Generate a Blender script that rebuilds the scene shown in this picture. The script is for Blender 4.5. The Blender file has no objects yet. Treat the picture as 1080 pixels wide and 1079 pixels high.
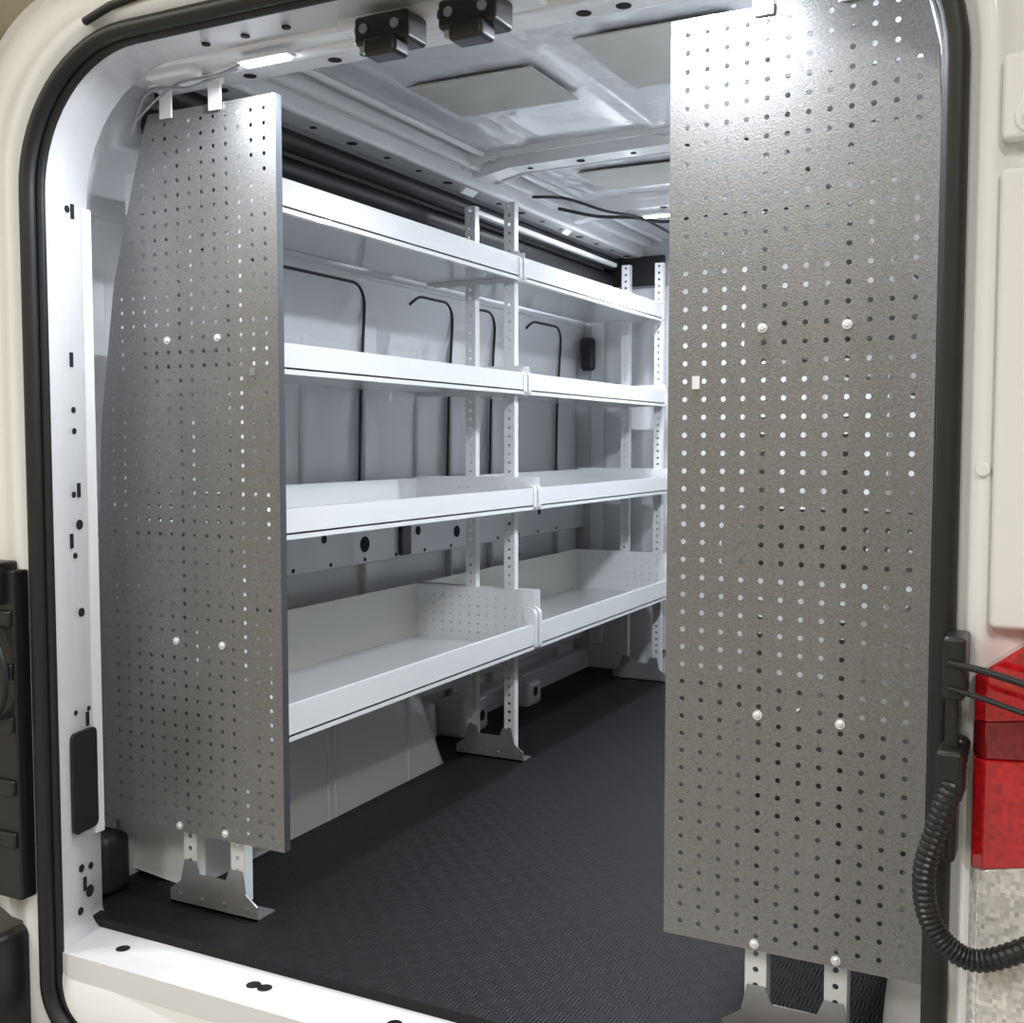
import bpy, bmesh, math, random
from mathutils import Vector
random.seed(3)
S=bpy.context.scene
try:
    S.view_settings.view_transform='Standard'; S.view_settings.look='None'
except Exception: pass

# ---------------- materials ----------------
def mat(name,col,rough=.5,metal=0,coat=0,bump=None,var=0,varscale=5,emis=None,estr=0,spec=.5):
    m=bpy.data.materials.new(name); m.use_nodes=True
    nt=m.node_tree; b=nt.nodes['Principled BSDF']
    b.inputs['Base Color'].default_value=(*col,1); b.inputs['Roughness'].default_value=rough
    b.inputs['Metallic'].default_value=metal
    b.inputs['Coat Weight'].default_value=coat
    b.inputs['Specular IOR Level'].default_value=spec
    tc=nt.nodes.new('ShaderNodeTexCoord')
    if var:
        n=nt.nodes.new('ShaderNodeTexNoise'); n.inputs['Scale'].default_value=varscale; n.inputs['Detail'].default_value=6
        r=nt.nodes.new('ShaderNodeMixRGB'); r.inputs[1].default_value=(*[c*(1-var) for c in col],1); r.inputs[2].default_value=(*[min(1,c*(1+var)) for c in col],1)
        nt.links.new(tc.outputs['Object'],n.inputs['Vector']); nt.links.new(n.outputs['Fac'],r.inputs[0]); nt.links.new(r.outputs[0],b.inputs['Base Color'])
    if bump:
        sc,st,di=bump
        n=nt.nodes.new('ShaderNodeTexNoise'); n.inputs['Scale'].default_value=sc; n.inputs['Detail'].default_value=3
        bu=nt.nodes.new('ShaderNodeBump'); bu.inputs['Strength'].default_value=st; bu.inputs['Distance'].default_value=di
        nt.links.new(tc.outputs['Object'],n.inputs['Vector']); nt.links.new(n.outputs['Fac'],bu.inputs['Height']); nt.links.new(bu.outputs[0],b.inputs['Normal'])
    if emis:
        b.inputs['Emission Color'].default_value=(*emis,1); b.inputs['Emission Strength'].default_value=estr
    return m
M_body=mat('white_body_paint',(.86,.87,.87),.13,0,.8)
M_int=mat('interior_white_paint',(.68,.69,.71),.28,0,.5,bump=(7,.3,.012),var=.05)
M_ceil=mat('roof_sheet_paint',(.66,.67,.71),.25,0,.5,bump=(6,.6,.025),var=.10,varscale=4)
M_jamb=mat('jamb_paint',(.84,.845,.86),.22,0,.5)
M_shelf=mat('shelf_powdercoat',(.74,.75,.76),.28,0,.3)
M_tray=mat('shelf_tray_grey',(.52,.53,.54),.22,0,.3)
M_cream=mat('tray_cream',(.70,.70,.64),.3,0,.2)
M_galv=mat('galvanised_steel',(.38,.38,.39),.4,.7,0,var=.15,varscale=30)
M_edge=mat('panel_edge_dark',(.08,.085,.10),.5,.3)
M_black=mat('black_rubber',(.012,.012,.013),.5)
M_plast=mat('black_plastic',(.015,.015,.017),.35)
M_hole=mat('hole_dark',(.01,.01,.01),.9)
M_bolt=mat('bolt_zinc',(.85,.85,.85),.3,.3)
M_label=mat('white_label',(.85,.85,.88),.5)
M_patch=mat('damping_patch',(.55,.545,.51),.6,var=.1,varscale=20)
M_wall=mat('beige_plaster',(.70,.64,.52),.9,var=.03)
M_conc=mat('concrete',(.36,.36,.35),.6,var=.2,varscale=2)
M_led=mat('led_emitter',(1,1,1),.5,emis=(.85,.9,1),estr=30)
M_garage_glow=mat('added_garage_glow',(1,1,1),.5,emis=(1,.97,.92),estr=5)  # glow of the added garage lights
def pegmat():
    m=mat('hammertone_silver',(.27,.268,.265),.40,.6); nt=m.node_tree; b=nt.nodes['Principled BSDF']
    tc=nt.nodes.new('ShaderNodeTexCoord')
    v=nt.nodes.new('ShaderNodeTexVoronoi'); v.inputs['Scale'].default_value=380
    n=nt.nodes.new('ShaderNodeTexNoise'); n.inputs['Scale'].default_value=300; n.inputs['Detail'].default_value=5; n.inputs['Roughness'].default_value=.7
    cr=nt.nodes.new('ShaderNodeValToRGB'); cr.color_ramp.elements[0].position=.33; cr.color_ramp.elements[0].color=(.185,.184,.184,1)
    cr.color_ramp.elements[1].position=.70; cr.color_ramp.elements[1].color=(.325,.325,.325,1)
    for q in (v,n): nt.links.new(tc.outputs['Object'],q.inputs['Vector'])
    nt.links.new(n.outputs['Fac'],cr.inputs[0]); nt.links.new(cr.outputs[0],b.inputs['Base Color'])
    bu=nt.nodes.new('ShaderNodeBump'); bu.inputs['Strength'].default_value=.30; bu.inputs['Distance'].default_value=.0010
    nt.links.new(v.outputs['Distance'],bu.inputs['Height']); nt.links.new(bu.outputs[0],b.inputs['Normal'])
    return m
M_peg=pegmat()
def matmat():
    m=mat('rubber_mat',(.0062,.0066,.0074),.58,spec=.28); nt=m.node_tree; b=nt.nodes['Principled BSDF']
    tc=nt.nodes.new('ShaderNodeTexCoord')
    ch=nt.nodes.new('ShaderNodeTexChecker'); ch.inputs['Scale'].default_value=34
    w1=nt.nodes.new('ShaderNodeTexWave'); w1.bands_direction='X'; w1.inputs['Scale'].default_value=45
    w2=nt.nodes.new('ShaderNodeTexWave'); w2.bands_direction='Y'; w2.inputs['Scale'].default_value=45
    mx=nt.nodes.new('ShaderNodeMixRGB')
    bu=nt.nodes.new('ShaderNodeBump'); bu.inputs['Strength'].default_value=.4; bu.inputs['Distance'].default_value=.002
    for n in (ch,w1,w2): nt.links.new(tc.outputs['Object'],n.inputs['Vector'])
    nt.links.new(ch.outputs['Fac'],mx.inputs[0]); nt.links.new(w1.outputs['Fac'],mx.inputs[1]); nt.links.new(w2.outputs['Fac'],mx.inputs[2])
    nt.links.new(mx.outputs[0],bu.inputs['Height']); nt.links.new(bu.outputs[0],b.inputs['Normal'])
    return m
M_mat=matmat()
def lens(name,col,k=.7,sc=160):
    m=mat(name,col,.08,0,1.0); nt=m.node_tree; b=nt.nodes['Principled BSDF']
    tc=nt.nodes.new('ShaderNodeTexCoord'); v=nt.nodes.new('ShaderNodeTexVoronoi'); v.inputs['Scale'].default_value=sc; v.distance='CHEBYCHEV'; v.inputs['Randomness'].default_value=.35
    r=nt.nodes.new('ShaderNodeMixRGB'); r.inputs[1].default_value=(*[c*k for c in col],1); r.inputs[2].default_value=(*[min(1,c*(2-k)) for c in col],1)
    nt.links.new(tc.outputs['Object'],v.inputs['Vector']); nt.links.new(v.outputs['Color'],r.inputs[0]); nt.links.new(r.outputs[0],b.inputs['Base Color'])
    return m
M_red=lens('red_lens',(.50,.010,.016)); M_dred=lens('dark_red_lens',(.20,.005,.01)); M_clear=lens('clear_lens',(.64,.63,.61),.66,190)

# ---------------- helpers ----------------
def empty(name,loc=(0,0,0)):
    e=bpy.data.objects.new(name,None); e.location=loc; S.collection.objects.link(e); return e
def finish(name,bm,m,parent=None,smooth=False,bevel=0,solid=0):
    me=bpy.data.meshes.new(name)
    if not solid: bmesh.ops.recalc_face_normals(bm,faces=bm.faces[:])
    bm.to_mesh(me); bm.free()
    o=bpy.data.objects.new(name,me); S.collection.objects.link(o)
    for mm in (m if isinstance(m,list) else [m]): me.materials.append(mm)
    if parent: o.parent=parent
    if solid:
        s=o.modifiers.new('solid','SOLIDIFY'); s.thickness=solid; s.offset=0
    if bevel:
        b=o.modifiers.new('bev','BEVEL'); b.width=bevel; b.segments=3; b.limit_method='ANGLE'; b.angle_limit=math.radians(40)
    if smooth or bevel:
        for p in me.polygons: p.use_smooth=True
        if bevel: o.modifiers.new('wn','WEIGHTED_NORMAL')
    return o
def addbox(bm,x0,x1,y0,y1,z0,z1,mi=0):
    vs=[bm.verts.new(p) for p in [(x0,y0,z0),(x1,y0,z0),(x1,y1,z0),(x0,y1,z0),(x0,y0,z1),(x1,y0,z1),(x1,y1,z1),(x0,y1,z1)]]
    for f in [(0,3,2,1),(4,5,6,7),(0,1,5,4),(1,2,6,5),(2,3,7,6),(3,0,4,7)]:
        fa=bm.faces.new([vs[i] for i in f]); fa.material_index=mi
def box(name,x0,x1,y0,y1,z0,z1,m,parent=None,bevel=0):
    bm=bmesh.new(); addbox(bm,x0,x1,y0,y1,z0,z1); return finish(name,bm,m,parent,bevel=bevel)
def addcyl(bm,c,axis,r,h,n=14,r2=None,mi=0):
    a=Vector(axis).normalized(); t=a.orthogonal().normalized(); b=a.cross(t); c=Vector(c); r2=r if r2 is None else r2
    A=[bm.verts.new(c+t*r*math.cos(2*math.pi*i/n)+b*r*math.sin(2*math.pi*i/n)) for i in range(n)]
    B=[bm.verts.new(c+a*h+t*r2*math.cos(2*math.pi*i/n)+b*r2*math.sin(2*math.pi*i/n)) for i in range(n)]
    fs=[bm.faces.new((A[i],A[(i+1)%n],B[(i+1)%n],B[i])) for i in range(n)]
    fs.append(bm.faces.new(A[::-1])); fs.append(bm.faces.new(B))
    for f in fs: f.material_index=mi
def cells(bm,x0,z0,nx,nz,px,pz,r,y,skip=None,mi=0):
    for i in range(nx):
        for j in range(nz):
            cx=x0+(i+.5)*px; cz=z0+(j+.5)*pz
            if skip and skip(cx-px/2,cx+px/2,cz): continue
            out=[(px/2,0),(px/2,pz/2),(0,pz/2),(-px/2,pz/2),(-px/2,0),(-px/2,-pz/2),(0,-pz/2),(px/2,-pz/2)]
            O=[bm.verts.new((cx+a,y,cz+b)) for a,b in out]
            I=[bm.verts.new((cx+r*math.cos(k*math.pi/4),y,cz+r*math.sin(k*math.pi/4))) for k in range(8)]
            for k in range(8):
                f=bm.faces.new((O[k],O[(k+1)%8],I[(k+1)%8],I[k])); f.material_index=mi
def quad(bm,pts,mi=0):
    f=bm.faces.new([bm.verts.new(p) for p in pts]); f.material_index=mi; return f
def rrect(xl,xr,zb,zt,rt,rb,n=10):
    P=[]
    def arc(cx,cz,r,a0):
        for k in range(n+1):
            a=math.radians(a0+90*k/n); P.append((cx+r*math.cos(a),cz+r*math.sin(a)))
    arc(xr-rt,zt-rt,rt,0); arc(xl+rt,zt-rt,rt,90); arc(xl+rb,zb+rb,rb,180); arc(xr-rb,zb+rb,rb,270)
    return P
def loft(name,loops,m,parent,closed=True,smooth=True):
    bm=bmesh.new(); R=[]
    for pts,y in loops: R.append([bm.verts.new((p[0],y,p[1])) for p in pts])
    n=len(R[0])
    for a,b in zip(R,R[1:]):
        for i in range(n if closed else n-1):
            bm.faces.new((a[i],a[(i+1)%n],b[(i+1)%n],b[i]))
    return finish(name,bm,m,parent,smooth=smooth)
def tube(name,pts,r,m,parent=None,cyclic=False,res=4):
    c=bpy.data.curves.new(name,'CURVE'); c.dimensions='3D'; c.bevel_depth=r; c.bevel_resolution=res; c.use_fill_caps=True
    s=c.splines.new('POLY'); s.points.add(len(pts)-1)
    for i,p in enumerate(pts): s.points[i].co=(*p,1)
    s.use_cyclic_u=cyclic
    o=bpy.data.objects.new(name,c); S.collection.objects.link(o); c.materials.append(m)
    if parent: o.parent=parent
    return o
def crom(ctrl,k=10):
    ctrl=[Vector(p) for p in ctrl]; pts=[]
    for i in range(len(ctrl)-1):
        p0=ctrl[max(i-1,0)];p1=ctrl[i];p2=ctrl[i+1];p3=ctrl[min(i+2,len(ctrl)-1)]
        for q in range(k):
            t=q/k; pts.append(.5*((2*p1)+(p2-p0)*t+(2*p0-5*p1+4*p2-p3)*t*t+(3*p1-p0-3*p2+p3)*t**3))
    pts.append(ctrl[-1]); return pts
def poly_plate(bm,pts,y0,y1,mi=0):
    A=[bm.verts.new((p[0],y0,p[1])) for p in pts]; B=[bm.verts.new((p[0],y1,p[1])) for p in pts]; n=len(pts)
    fs=[bm.faces.new(A),bm.faces.new(B[::-1])]+[bm.faces.new((A[i],B[i],B[(i+1)%n],A[(i+1)%n])) for i in range(n)]
    for f in fs: f.material_index=mi

# ---------------- garage ----------------
GZ=-.72
box('floor',-6,5,-5,9,GZ-.1,GZ,M_conc)
box('wall_left',-6.1,-6,-5,9,GZ,3.4,M_wall)
box('wall_right',5,5.1,-5,9,GZ,3.4,M_wall)
box('wall_back',-6,5,9,9.1,GZ,3.4,M_wall)
box('wall_front',-6,5,-5.1,-5,GZ,3.4,M_wall)
box('ceiling',-6,5,-5,9,3.4,3.5,M_wall)
def alight(name,loc,sx,sy,power,col,rot=(0,0,0),parent=None):
    l=bpy.data.lights.new(name,'AREA'); l.shape='RECTANGLE'; l.size=sx; l.size_y=sy; l.energy=power; l.color=col
    o=bpy.data.objects.new(name,l); o.location=loc; o.rotation_euler=rot; S.collection.objects.link(o)
    if parent: o.parent=parent
    return o
for i,(x,y,p) in enumerate([(-3.4,-1.0,95),(-1.0,-2.4,55),(1.4,-1.4,75),(-3.8,3.2,85),(2.2,3.2,85)]):  # unseen lights, added because the closed garage shell blocks the world light
    e=empty('added_garage_light',(x,y,3.3))
    box('housing',-.15,.15,-.65,.65,0,.1,M_jamb,e,.01)
    box('tube',-.12,.12,-.6,.6,-.02,-.001,M_garage_glow,e)
    alight('lamp',(0,0,-.04),.25,1.2,p,(1,.975,.935),parent=e)

# ---------------- van ----------------
van=empty('cargo_van')
L0=rrect(-1.727,-.145,-.16,1.666,.25,.10)
L1=rrect(-1.735,-.137,-.02,1.68,.25,.05)
L2=rrect(-1.765,-.107,-.012,1.675,.25,.03)
L3=rrect(-1.93,.0,-.012,1.80,.2,.02)
loft('rear_jamb',[(L0,1.46),(L1,1.475),(L1,1.478),(L2,1.62),(L3,1.64)],M_jamb,van)
E0=rrect(-1.75,-.12,-.19,1.69,.26,.12)
E0b=rrect(-1.757,-.112,-.20,1.697,.263,.12)
E0c=rrect(-1.785,-.095,-.25,1.712,.27,.13)
E0d=rrect(-1.790,-.090,-.26,1.716,.27,.13)
E1=rrect(-1.83,-.05,-.34,1.735,.28,.15)
E2=rrect(-1.95,.05,-.40,1.80,.30,.15)
E3=rrect(-2.02,.12,-.42,1.835,.30,.15)
N1=rrect(-2.0,.10,-.42,1.70,.35,.15); N2=rrect(-1.95,.05,-.40,1.0,.3,.15); N3=rrect(-1.85,-.05,-.35,.55,.2,.15); N4=rrect(-1.5,-.4,-.2,.3,.1,.1)
loft('body_shell',[(L0,1.458),(E0,1.456),(E0b,1.444),(E0c,1.444),(E0d,1.452),(E1,1.456),(E2,1.50),(E3,1.60),(E3,5.2),(N1,5.7),(N2,6.4),(N3,7.1),(N4,7.2)],M_body,van)
prof=[(-1.93,-.012),(-1.93,.5),(-1.93,1.0),(-1.92,1.25),(-1.89,1.42),(-1.84,1.58),(-1.78,1.68),(-1.70,1.735),(-1.60,1.76),(-1.59,1.795),(-1.3,1.81),(-.97,1.815)]
prof2=prof+[(-1.94-x,z) for x,z in prof[-2::-1]]
loft('interior_shell',[(prof2,1.64),(prof2,4.42)],M_int,van,closed=False,smooth=False)
bm=bmesh.new(); G=[]
nx,ny=60,70
for i in range(nx+1):
    row=[]
    for j in range(ny+1):
        x=-1.6+1.26*i/nx; y=1.64+2.78*j/ny
        z=1.792+.004*math.sin((x+1.6)/1.26*math.pi)
        sw=math.sin((x+1.6)/1.26*math.pi*5); z-=.006*max(0,min(1,(sw-.55)*6))
        row.append(bm.verts.new((x,y,z)))
    G.append(row)
for i in range(nx):
    for j in range(ny): bm.faces.new((G[i][j],G[i+1][j],G[i+1][j+1],G[i][j+1]))
finish('roof_skin',bm,M_ceil,van,smooth=True)
box('floor_pan',-1.93,0,1.47,4.42,-.06,-.0125,M_jamb,van)
bm=bmesh.new(); addbox(bm,-1.93,0,4.40,4.44,-.012,1.8)
for i in range(6):
    x=-1.85+i*.3; addbox(bm,x,x+.06,4.375,4.4,.1,1.6)
finish('bulkhead',bm,M_int,van,bevel=.008)
# header
bm=bmesh.new(); addbox(bm,-1.70,-.22,1.62,1.775,1.668,1.80); finish('rear_header',bm,M_jamb,van,bevel=.012)
bm=bmesh.new(); addbox(bm,-1.60,-.34,1.665,1.70,1.658,1.70)
for x in (-1.56,-.38): addbox(bm,x-.06,x+.06,1.63,1.73,1.652,1.69)
addbox(bm,-1.15,-.78,1.60,1.70,1.660,1.70)
finish('rear_header_rail',bm,M_jamb,van,bevel=.01)
bm=bmesh.new()
for x in [-1.42,-1.33,-1.24,-.72,-.62,-.52]:
    addcyl(bm,(x,1.585,1.6765),(0,0,-1),.008,.003)
for x in [-1.45,-1.25,-1.18,-.75,-.68,-.45]:
    addcyl(bm,(x,1.74,1.669),(0,0,-1),.013,.002)
finish('header_holes',bm,M_hole,van)
tube('header_wire_1',crom([(-1.72,1.70,1.58),(-1.66,1.68,1.645),(-1.58,1.66,1.642),(-1.52,1.65,1.63),(-1.46,1.66,1.645),(-1.40,1.65,1.65)]),.004,M_galv,van)
tube('header_wire_2',crom([(-1.70,1.69,1.60),(-1.62,1.67,1.63),(-1.55,1.66,1.648),(-1.45,1.64,1.64),(-1.38,1.64,1.652)]),.0025,M_galv,van)
for k,(y,w) in enumerate([(2.93,.09),(3.65,.07)]):
    bm=bmesh.new()
    for dy,ww,zz in ((0,w,.028),(-.07,.018,.014),(w+.05,.018,.014)):
        pr=[(-1.66,1.70),(-1.62,1.735),(-1.5,1.757),(-.97,1.768),(-.44,1.757),(-.32,1.735),(-.28,1.70)]
        V=[]
        for x,z in pr:
            z=z+(.028-zz)
            V.append([bm.verts.new(p) for p in ((x,y+dy,z+.04),(x,y+dy+.008,z),(x,y+dy+ww-.008,z),(x,y+dy+ww,z+.04))])
        for a,b in zip(V,V[1:]):
            for i in range(3): bm.faces.new((a[i],a[i+1],b[i+1],b[i]))
    finish('roof_rib_%d'%(k+1),bm,M_jamb,van,smooth=False)
    bm=bmesh.new()
    for i in range(7):
        x=-1.45+i*.16; addcyl(bm,(x,y+w/2,1.7575+.0105*(1-abs(x+.97)/.53)),(0,0,-1),.012 if i%2 else .008,.002)
    finish('roof_rib_holes_%d'%(k+1),bm,M_hole,van)
for s in (0,1):
    f=lambda x:(-1.94-x) if s else x
    bm=bmesh.new(); xa,xb=sorted((f(-1.70),f(-1.62))); addbox(bm,xa,xb,1.78,4.40,1.715,1.79)
    xa,xb=sorted((f(-1.615),f(-1.59))); addbox(bm,xa,xb,1.78,4.40,1.755,1.795)
    xa,xb=sorted((f(-1.56),f(-1.54))); addbox(bm,xa,xb,1.78,4.40,1.775,1.795)
    finish('roof_rail_%d'%(s+1),bm,M_jamb,van,bevel=.01)
    bm=bmesh.new()
    for i in range(16): addcyl(bm,(f(-1.66),1.9+i*.16,1.7145),(0,0,-1),.009 if i%3 else .014,.0015)
    finish('roof_rail_holes_%d'%(s+1),bm,M_hole,van)
    tube('harness_conduit_%d'%(s*2+1),[(f(-1.765),1.8,1.63),(f(-1.765),2.6,1.632),(f(-1.765),4.38,1.63)],.032,M_black,van)
    tube('harness_conduit_%d'%(s*2+2),[(f(-1.73),1.8,1.69),(f(-1.73),4.38,1.69)],.026,M_black,van)
tube('roof_wire_1',crom([(-1.60,3.5,1.752),(-1.5,3.6,1.735),(-1.42,3.75,1.75),(-1.33,3.82,1.74),(-1.2,3.85,1.755),(-.9,3.8,1.745),(-.5,3.8,1.755)]),.006,M_black,van)
tube('roof_wire_2',crom([(-1.60,3.3,1.752),(-1.52,3.38,1.755),(-1.45,3.55,1.74),(-1.40,3.8,1.75),(-1.40,4.3,1.74)]),.005,M_black,van)
for (x0,x1,y0,y1) in [(-1.42,-1.10,2.26,2.52),(-.95,-.62,2.15,2.5),(-1.4,-1.05,3.2,3.45),(-1.35,-1.0,3.95,4.2)]:
    box('damping_patch',x0,x1,y0,y1,1.784,1.7875,M_patch,van)
for s in (0,1):
    f=lambda x:(-1.94-x) if s else x
    bm=bmesh.new()
    def fb(x0,x1,*a):
        xa,xb=sorted((f(x0),f(x1))); addbox(bm,xa,xb,*a)
    for (y0,y1) in [(1.66,1.80),(2.785,2.86),(3.30,3.37),(3.60,3.74),(4.18,4.36)]:
        fb(-1.935,-1.905,y0,y1,.02,1.5)
    fb(-1.935,-1.885,1.66,4.4,.60,.76)
    fb(-1.935,-1.875,2.84,4.4,.13,.26)
    fb(-1.935,-1.86,1.66,4.4,-.01,.08)
    fb(-1.935,-1.875,1.66,4.4,1.44,1.53)
    for y in (2.2,2.5,3.1): fb(-1.935,-1.918,y,y+.04,.78,1.40)
    finish('wall_frame_%d'%(s+1),bm,M_int,van,bevel=.014)
    bm=bmesh.new(); d=(1,0,0) if not s else (-1,0,0)
    for y,z,r in [(2.35,.66,.018),(2.55,.69,.012),(2.75,.66,.024),(3.05,.68,.015),(3.3,.66,.02),(3.7,.66,.02),(3.95,.69,.012),(2.1,.69,.012)]:
        addcyl(bm,(f(-1.8845),y,z),d,r,.001)
    for y,r in [(2.95,.02),(3.2,.028),(3.5,.02),(3.75,.03),(4.1,.03),(4.27,.02)]:
        addcyl(bm,(f(-1.8745),y,.195),d,r,.001)
    for i in range(14): addcyl(bm,(f(-1.8845),1.9+i*.17,.615),d,.006,.001)
    finish('wall_holes_%d'%(s+1),bm,M_hole,van)
    bm=bmesh.new()
    xa,xb=sorted((f(-1.884),f(-1.870))); addbox(bm,xa,xb,2.93,2.99,.61,.72); addbox(bm,xa,xb,2.20,2.24,.62,.66)
    finish('wall_grommet_%d'%(s+1),bm,M_plast,van,bevel=.006)
    for k,(y0,y1) in enumerate([(1.9,2.775),(3.02,3.295),(3.42,3.60),(3.85,4.175)]):
        R=.07; zt=1.425; pts=[(y0,zt-.03)]
        for a in range(120,89,-15): pts.append((y0+R+R*math.cos(math.radians(a)),zt-R+R*math.sin(math.radians(a))))
        for a in range(90,-1,-15): pts.append((y1-R+R*math.cos(math.radians(a)),zt-R+R*math.sin(math.radians(a))))
        pts+= [(y1,1.1),(y1-.01,.85),(y1-.01,.775)]
        tube('window_recess_seal_%d'%(k+1+4*s),[(f(-1.912 if z<1.2 else -1.912+.10*(z-1.2)),y,z) for y,z in pts],.0045,M_black,van)
    bm=bmesh.new(); secs=[]
    ys=[1.80,1.82,1.87,1.95,2.10,2.30,2.50,2.65,2.74,2.79,2.83,2.86]
    hs=[.02,.14,.24,.29,.31,.315,.31,.30,.27,.20,.09,.01]
    for y,h in zip(ys,hs):
        ring=[(-1.932,h),(-1.82,h),(-1.74,h*.99),(-1.705,h*.93),(-1.69,h*.8),(-1.685,h*.5),(-1.68,-.005)]
        secs.append([bm.verts.new((f(x),y,max(z,-.006))) for x,z in ring])
    for a,b in zip(secs,secs[1:]):
        for i in range(6): bm.faces.new((a[i],a[i+1],b[i+1],b[i]))
    bm.faces.new(secs[0]); bm.faces.new(secs[-1])
    finish('wheel_arch_%d'%(s+1),bm,M_jamb,van,smooth=True)
    bm=bmesh.new()
    xa,xb=sorted((f(-1.79),f(-1.678)))
    for y in (2.28,2.31,2.66): addbox(bm,xa,xb,y,y+.012,-.005,.285)
    finish('arch_rib_%d'%(s+1),bm,M_jamb,van,bevel=.005)
    bm=bmesh.new()
    xa,xb=sorted((f(-1.87),f(-1.76)))
    addbox(bm,xa,xb,3.12,3.30,-.005,.12); addbox(bm,xa,xb,3.6,3.72,-.005,.09)
    addbox(bm,xa,xb,2.90,2.96,-.005,.16)
    finish('floor_bracket_%d'%(s+1),bm,M_int,van,bevel=.02)
    bm=bmesh.new()
    for y in (3.16,3.25,3.66): addcyl(bm,(f(-1.7605),y,.05),(1 if not s else -1,0,0),.018,.0015)
    finish('bracket_holes_%d'%(s+1),bm,M_hole,van)
box('lower_pillar_trim',-1.90,-1.80,1.66,1.74,.0,.13,M_black,van,.02)
box('bulkhead_dark_gap',-1.86,-1.52,4.36,4.374,1.60,1.72,M_black,van,.02)  # black slab stands in for the dark of the gap by the bulkhead
box('belt_anchor',-1.88,-1.82,4.33,4.37,1.26,1.40,M_black,van,.015)
SL=rrect(-1.729,-.143,-.162,1.668,.25,.10,14)
tube('door_seal',[(x,1.450,z) for x,z in SL],.0145,M_black,van,True)
SL2=rrect(-1.720,-.152,-.153,1.659,.243,.10,14)
tube('door_seal_lip',[(x,1.47,z) for x,z in SL2],.010,M_black,van,True)
tube('roof_gasket',[(-1.56,1.438,1.69),(-1.50,1.438,1.706),(-1.40,1.438,1.716),(-1.2,1.438,1.717),(-.7,1.438,1.717)],.007,M_black,van)
bm=bmesh.new()
def onj(y): return -1.735-.2113*(y-1.478)
nj=Vector((1,.2,0)).normalized()
for x in (-1.62,-1.30,-1.275,-1.0,-.7,-.4): addcyl(bm,(x,1.535,-.0165),(0,0,1),.014,.004)
for y,z,r in [(1.575,1.518,.010),(1.56,1.41,.007),(1.565,1.025,.006),(1.566,.984,.006),(1.575,.80,.010),(1.575,.626,.009),(1.56,.86,.006),(1.556,.115,.008),(1.58,.06,.012),(1.55,.03,.008),(1.585,.11,.007),(1.55,.43,.005),(1.59,.43,.005),(1.56,.74,.006)]:
    addcyl(bm,(onj(y)-.002,y,z),nj,r,.0035)
for y,z in [(1.575,1.408),(1.562,1.122),(1.575,.868),(1.55,.77),(1.565,.08),(1.585,.41)]:
    x=onj(y); addbox(bm,x-.002,x+.0025,y-.004,y+.004,z-.014,z+.014)
finish('jamb_holes',bm,M_hole,van)
bm=bmesh.new()
P=rrect(1.53,1.605,.190,.392,.012,.012,4)
A=[bm.verts.new((onj(y)+.001,y,z)) for y,z in P]; B=[bm.verts.new((onj(y)+.009,y,z)) for y,z in P]; n=len(P)
bm.faces.new(A);bm.faces.new(B)
for i in range(n): bm.faces.new((A[i],A[(i+1)%n],B[(i+1)%n],B[i]))
finish('jamb_cover',bm,M_plast,van)
bm=bmesh.new()
x=onj(1.59)
addbox(bm,-1.775,x+.002,1.60,1.625,.17,1.42)
finish('jamb_inner_flange',bm,M_jamb,van,bevel=.003)
bm=bmesh.new(); addbox(bm,-1.86,-1.752,1.415,1.452,.10,.725)
for z in (.2,.3,.42,.52,.62): addbox(bm,-1.86,-1.757,1.407,1.416,z,z+.03)
addbox(bm,-1.86,-1.775,1.40,1.45,.66,.74)
finish('hinge_cover',bm,M_plast,van,bevel=.006)
tube('hinge_cover_cable',crom([(-1.80,1.40,.62),(-1.765,1.398,.56),(-1.76,1.398,.50),(-1.79,1.40,.45),(-1.84,1.41,.42)]),.006,M_black,van)
bm=bmesh.new(); addbox(bm,-2.05,-1.77,1.36,1.60,-.40,.04); addbox(bm,-2.05,.15,1.30,1.50,-.45,-.24)
finish('rear_bumper',bm,M_plast,van,bevel=.02)
bm=bmesh.new(); addbox(bm,-.092,.02,1.430,1.455,1.31,1.41); addbox(bm,-.092,.06,1.432,1.455,.74,1.28); finish('pillar_trim',bm,M_body,van,bevel=.008)
bm=bmesh.new(); addcyl(bm,(-.058,1.432,1.335),(0,-1,0),.02,.006,20); addcyl(bm,(-.058,1.427,1.335),(0,-1,0),.011,.008,6); addcyl(bm,(-.103,1.446,.93),(0,-1,0),.009,.008,10)
finish('hinge_bolt',bm,M_body,van,bevel=.002)
bm=bmesh.new(); addbox(bm,-.138,-.112,1.385,1.45,.66,.735); addbox(bm,-.135,-.120,1.40,1.45,.46,.70); addbox(bm,-.142,-.112,1.38,1.44,.54,.60)
finish('door_check_bracket',bm,M_plast,van,bevel=.006)
tube('door_check_rod_1',[(-.13,1.385,.705),(-.09,1.375,.70),(0,1.36,.68)],.0045,M_plast,van)
tube('door_check_rod_2',[(-.13,1.385,.675),(-.09,1.375,.668),(0,1.36,.645)],.0035,M_plast,van)
for x in (-1.93,.03):
    for y in (2.35,5.9):
        bm=bmesh.new(); n=32; rings=[]
        for dx,r in [(-.11,.2),(-.11,.32),(-.08,.345),(.08,.345),(.11,.32),(.11,.2)]:
            rings.append([bm.verts.new((x+dx*.9,y+r*math.cos(2*math.pi*i/n),GZ+.345+r*math.sin(2*math.pi*i/n))) for i in range(n)])
        for a,b in zip(rings,rings[1:]):
            for i in range(n): bm.faces.new((a[i],a[(i+1)%n],b[(i+1)%n],b[i]))
        bm.faces.new(rings[0]); bm.faces.new(rings[-1])
        finish('wheel',bm,M_black,van,smooth=True)

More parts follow.
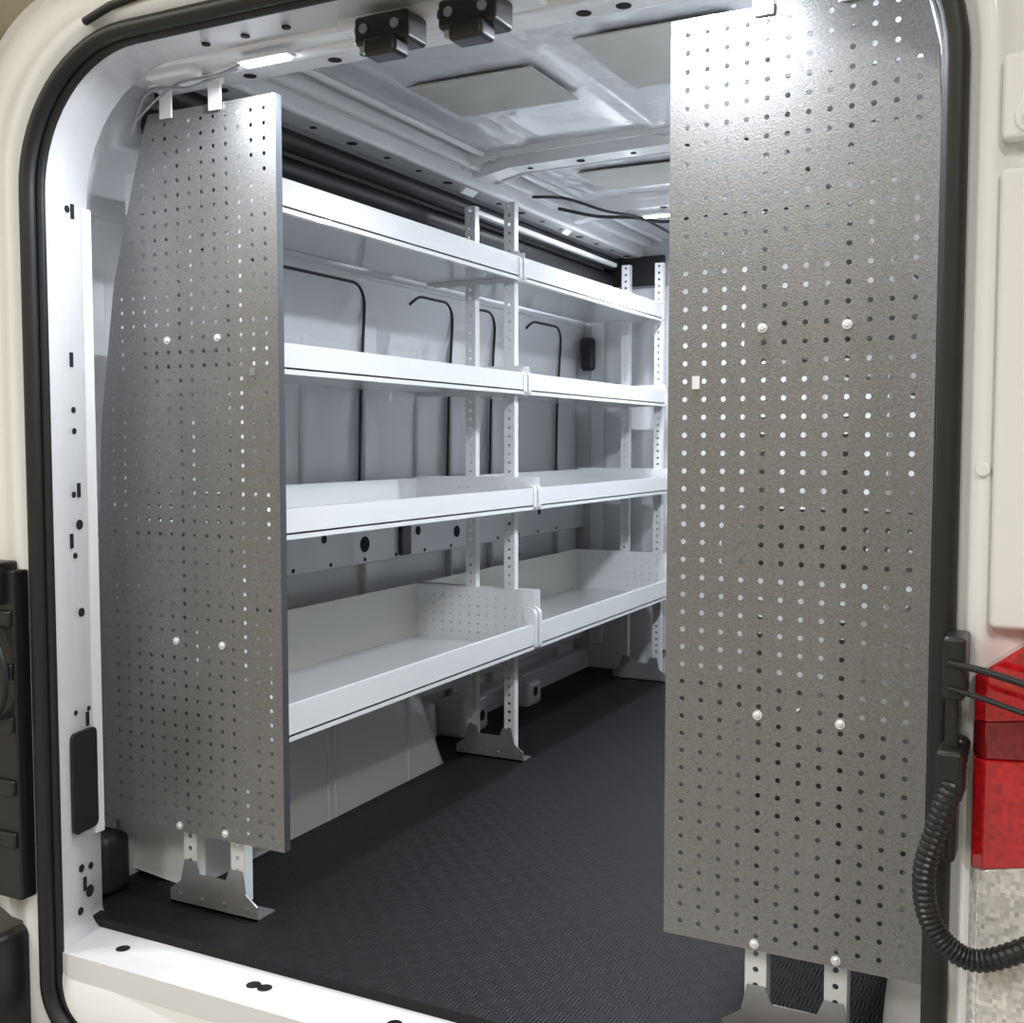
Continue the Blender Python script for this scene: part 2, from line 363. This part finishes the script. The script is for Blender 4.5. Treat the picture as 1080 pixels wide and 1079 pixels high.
# latches
for i,x in enumerate((-1.035,-.875)):
    e=empty('door_latch_striker',(x,1.60,1.625))
    bm=bmesh.new(); addbox(bm,-.052,.052,-.035,.03,-.012,.035); addbox(bm,-.028,.035,-.045,.0,-.035,-.005); addbox(bm,-.064,-.045,-.02,.02,.01,.03)
    finish('latch_housing',bm,M_plast,e,bevel=.007)
    bm=bmesh.new(); addcyl(bm,(-.03,-.036,.012),(0,-1,0),.008,.004); addcyl(bm,(.03,-.036,.012),(0,-1,0),.008,.004)
    addbox(bm,-.035,-.02,-.042,-.03,-.028,-.018); finish('latch_screws',bm,M_galv,e)

def led(x,y,z,p,L=.16):
    e=empty('led_cargo_light',(x,y,z))
    box('housing',-L/2-.01,L/2+.01,-.015,.015,0,.010,M_jamb,e,.004)
    box('emitter',-L/2,L/2,-.010,.010,-.004,-.0005,M_led,e)
    alight('lamp',(0,0,-.010),L,.03,p,(.88,.93,1),parent=e)
led(-1.33,1.64,1.650,7,.10); led(-.51,1.64,1.650,7,.10)
led(-1.31,3.72,1.742,13,.12); led(-.5,2.3,1.755,19); led(-.5,3.3,1.755,19)  # last two are added interior fill, hidden behind the right panel

# floor mat
bm=bmesh.new(); addbox(bm,-1.92,-.01,1.60,4.395,-.0120,.0)
addbox(bm,-1.86,-.08,1.585,1.612,-.0120,.007)
finish('rubber_floor_mat',bm,M_mat)

# ---------------- pegboard panels ----------------
PY=1.70
def interp(tab,z):
    for (a,b),(c,d) in zip(tab,tab[1:]):
        if a<=z<=c: return b+(d-b)*(z-a)/(c-a)
    return tab[-1][1] if z>tab[-1][0] else tab[0][1]
def pegpanel(inner,outer_tab,sgn):
    e=empty('pegboard_panel',(0,0,0))
    bm=bmesh.new(); px=.0310; pz=.0280; z0=.165; z1=1.613
    nz=int((z1-z0-.02)/pz); zz0=z0+((z1-z0)-nz*pz)/2
    nx=int((abs(outer_tab[0][1]-inner)-.02)/px)
    m=.012; xs=inner+sgn*m
    start=xs if sgn>0 else xs-nx*px
    def sk(a,b,cz):
        lim=min(interp(outer_tab,cz-pz/2)*sgn,interp(outer_tab,cz+pz/2)*sgn)
        return (b*sgn if sgn>0 else a*sgn)>lim-.006
    cells(bm,start,zz0,nx,nz,px,pz,.0043,PY,sk)
    for j in range(-1,nz+1):
        za=zz0+j*pz if j>=0 else z0; zb=zz0+(j+1)*pz if j<nz else z1
        if j==nz: za=zz0+nz*pz
        if j==-1: zb=zz0
        ea=interp(outer_tab,za); eb=interp(outer_tab,zb)
        if j in(-1,nz):
            quad(bm,[(inner,PY,za),(ea,PY,za),(eb,PY,zb),(inner,PY,zb)]); continue
        quad(bm,[(inner,PY,za),(xs,PY,za),(xs,PY,zb),(inner,PY,zb)])
        k=0
        for i in range(nx):
            a=start+i*px
            if not sk(a,a+px,(za+zb)/2): k+=1
        xe=xs+sgn*k*px
        quad(bm,[(xe,PY,za),(ea,PY,za),(eb,PY,zb),(xe,PY,zb)])
    bmesh.ops.remove_doubles(bm,verts=bm.verts[:],dist=1e-5)
    bmesh.ops.recalc_face_normals(bm,faces=bm.faces[:])
    finish('perforated_sheet',bm,M_peg,e,solid=.0014)
    box('edge_flange',*sorted((inner,inner+sgn*.0016)),PY,PY+.018,z0,z1,M_edge,e)
    bm=bmesh.new()
    for (a,b),(c,d) in zip(outer_tab,outer_tab[1:]):
        quad(bm,[(b,PY,a),(b,PY+.018,a),(d,PY+.018,c),(d,PY,c)])
    finish('outer_flange',bm,M_edge,e)
    f=(lambda x:x) if sgn<0 else (lambda x:-1.94-x)
    for xc in (-1.50,-1.625):
        bm=bmesh.new(); a,b=sorted((f(xc-.016),f(xc+.016)))
        addbox(bm,a,b,PY-.0065,PY-.0015,1.598,1.657); addbox(bm,a,b,PY-.035,PY-.0015,1.652,1.657)
        finish('top_bracket',bm,M_jamb,e,bevel=.002)
    return e
lt=[(.165,-1.84),(.70,-1.838),(1.0,-1.822),(1.287,-1.778),(1.50,-1.715),(1.58,-1.69),(1.613,-1.675)]
pl=pegpanel(-1.358,lt,-1)
rt=[(.165,-.188),(1.35,-.184),(1.52,-.192),(1.613,-.215)]
pr=pegpanel(-.585,rt,1)
def bolts(parent,pts):
    bm=bmesh.new()
    for x,z in pts:
        addcyl(bm,(x,PY-.001,z),(0,-1,0),.0075,.003,12); addcyl(bm,(x,PY-.003,z),(0,-1,0),.006,.004,12,.003)
    finish('bolts',bm,M_bolt,parent,smooth=False)
bolts(pl,[(-1.635,1.165),(-1.505,1.165),(-1.625,.560),(-1.505,.56),(-1.625,.178),(-1.505,.18)])
bolts(pr,[(-.435,1.135),(-.31,1.135),(-.435,.54),(-.31,.54),(-.435,.176),(-.31,.176)])
box('label',-.545,-.533,PY-.003,PY-.001,1.045,1.065,M_label,pr)
box('label',-1.425,-1.412,PY-.003,PY-.001,1.09,1.105,M_galv,pl)

# ---------------- shelving ----------------
def shelving(f,name):
    e=empty(name)
    def fx(a,b): return sorted((f(a),f(b)))
    levels=[(-1.432,-1.845,.347,.074,.175,.175),(-1.435,-1.845,.763,.064,.095,.088),(-1.468,-1.84,1.103,.064,.085,.075),(-1.483,-1.80,1.437,.070,.085,.06)]
    for u,(y0,y1) in enumerate([(1.757,2.972),(3.008,4.235)]):
        for k,(xf,xb,zb,lip,eh,bh) in enumerate(levels):
            bm=bmesh.new()
            a,b=fx(xb,xf); addbox(bm,a,b,y0,y1,zb+.010,zb+.014)
            finish('shelf_%d_%d_tray'%(u+1,k+1),bm,M_tray,e)
            bm=bmesh.new()
            a,b=fx(xf-.003,xf); addbox(bm,a,b,y0,y1,zb,zb+lip)
            a,b=fx(xf-.014,xf-.002); addbox(bm,a,b,y0,y1,zb+lip-.003,zb+lip); addbox(bm,a,b,y0,y1,zb,zb+.003)
            finish('shelf_%d_%d_lip'%(u+1,k+1),bm,M_shelf,e)
            bm=bmesh.new()
            a,b=fx(xb,xb+.003); addbox(bm,a,b,y0,y1,zb+.01,zb+bh)
            finish('shelf_%d_%d_back'%(u+1,k+1),bm,M_cream if k==0 else M_shelf,e)
            bm=bmesh.new()
            for ye in (y0,y1):
                pz=.027; nz=int((eh-.035)/pz); px=.031; nx=int((abs(xf-xb)-.03)/px)
                a,b=fx(xb,xf); sx=a+((b-a)-nx*px)/2; sz=zb+.022
                cells(bm,sx,sz,nx,nz,px,pz,.0030,ye)
                quad(bm,[(a,ye,zb),(b,ye,zb),(b,ye,sz),(a,ye,sz)])
                t=sz+nz*pz; quad(bm,[(a,ye,t),(b,ye,t),(b,ye,zb+eh),(a,ye,zb+eh)])
                quad(bm,[(a,ye,sz),(sx,ye,sz),(sx,ye,t),(a,ye,t)]); quad(bm,[(sx+nx*px,ye,sz),(b,ye,sz),(b,ye,t),(sx+nx*px,ye,t)])
            finish('shelf_%d_%d_ends'%(u+1,k+1),bm,M_shelf,e,solid=.002)
            bm=bmesh.new()
            for ye in (y0,y1):
                d=-1 if ye==y0 else 1
                ya,yb=sorted((ye+d*.012,ye-d*.006))
                hh=lip+.45*(eh-lip) if k else lip+.05
                R=.022; x0=xf-.035; x1=xf+.004
                pts=[(x0,zb-.002),(x1-.008,zb-.002),(x1,zb+.008)]
                for a in range(0,91,15): pts.append((x1-R+R*math.cos(math.radians(a)),zb+hh-R+R*math.sin(math.radians(a))))
                pts.append((x0,zb+hh))
                poly_plate(bm,[(f(p[0]),p[1]) for p in pts],ya,yb)
            finish('shelf_%d_%d_caps'%(u+1,k+1),bm,M_shelf,e)
    for j,(y,xa,xb) in enumerate([(1.728,-1.50,-1.625),(2.978,-1.52,-1.652),(4.238,-1.50,-1.64)]):
        for q,xc in enumerate((xa,xb)):
            bm=bmesh.new(); w=.034; zt=1.688 if j else 1.64
            n=int((zt-.03)/.026); a=f(xc)-w/2
            cells(bm,a,.03,1,n,w,.026,.005,y)
            for xx in (a,a+w):
                quad(bm,[(xx,y,.03),(xx,y+.024,.03),(xx,y+.024,.03+n*.026),(xx,y,.03+n*.026)])
            bmesh.ops.remove_doubles(bm,verts=bm.verts[:],dist=1e-5)
            finish('upright_%d_%d'%(j+1,q+1),bm,M_shelf,e,solid=.0018)
        cx=(xa+xb)/2; bm=bmesh.new()
        pts=[(-.115,0),(.115,0),(.115,.028),(.085,.05),(.075,.095),(.045,.095),(.035,.07),(-.035,.07),(-.045,.095),(-.075,.095),(-.085,.05),(-.115,.028)]
        pts=[(f(cx+p[0]),p[1]+.001) for p in pts]
        poly_plate(bm,pts,y-.006,y-.002)
        a,b=fx(cx-.115,cx+.115); addbox(bm,a,b,y-.006,y+.05,.001,.005)
        for xx in (-.09,-.03,.03,.09): addcyl(bm,(f(cx+xx),y-.0061,.02),(0,-1,0),.005,.003)
        finish('foot_%d'%(j+1),bm,M_galv,e)
    a,b=fx(-1.69,-1.67); box('tie_bar',a,b,3.01,4.22,1.66,1.675,M_shelf,e,.003)
    return e
shelving(lambda x:x,'van_shelving')
shelving(lambda x:-1.94-x,'van_shelving')

# ---------------- taillight ----------------
tl=empty('taillight')
def lensblk(name,z0l,z0r,z1l,z1r,m,yo=0):
    bm=bmesh.new(); R=[]
    prof=[(-.108,1.452),(-.104,1.43-yo),(-.09,1.418-yo),(-.02,1.42-yo),(.05,1.44-yo),(.10,1.49-yo),(.125,1.56)]
    for x,y in prof:
        t=(x+.108)/.233; R.append((bm.verts.new((x,y,z0l+(z0r-z0l)*t)),bm.verts.new((x,y,z1l+(z1r-z1l)*t))))
    for a,b in zip(R,R[1:]): bm.faces.new((a[0],b[0],b[1],a[1]))
    bm.faces.new([r[1] for r in R]); bm.faces.new([r[0] for r in R][::-1])
    return finish(name,bm,m,tl,bevel=.003)
lensblk('upper_red_lens',.63,.66,.683,.86,M_red,.004)
lensblk('middle_dark_lens',.585,.60,.63,.66,M_dred)
lensblk('red_lens',.45,.50,.585,.60,M_red,.004)
lensblk('reverse_lens',.12,.12,.45,.50,M_clear,.002)

pts=crom([(-.122,1.44,.60),(-.125,1.39,.56),(-.138,1.375,.51),(-.150,1.37,.46),(-.146,1.37,.41),(-.125,1.37,.375),(-.09,1.37,.362),(-.042,1.37,.385),(.02,1.37,.43),(.08,1.38,.44)],20)
bm=bmesh.new(); prev=None; n=16
for i,p in enumerate(pts):
    d=(pts[min(i+1,len(pts)-1)]-pts[max(i-1,0)]).normalized(); u=d.cross(Vector((0,1,.01))).normalized(); w=d.cross(u)
    r=.0135 if i%3!=2 else .0118
    ring=[bm.verts.new(p+u*r*math.cos(2*math.pi*k/n)+w*r*math.sin(2*math.pi*k/n)) for k in range(n)]
    if prev:
        for k in range(n): bm.faces.new((prev[k],prev[(k+1)%n],ring[(k+1)%n],ring[k]))
    prev=ring
finish('corrugated_wiring_conduit',bm,M_plast)

w=bpy.data.worlds.new('World'); S.world=w; w.use_nodes=True
w.node_tree.nodes['Background'].inputs[0].default_value=(.9,.87,.8,1); w.node_tree.nodes['Background'].inputs[1].default_value=.3
cd=bpy.data.cameras.new('camera'); cam=bpy.data.objects.new('camera',cd); S.collection.objects.link(cam)
cd.sensor_width=36; cd.lens=1180/1080*36; cd.clip_start=.02
cam.location=(0,0,.962); cam.rotation_euler=(math.radians(90-3.54),0,math.radians(26.9))
S.camera=cam
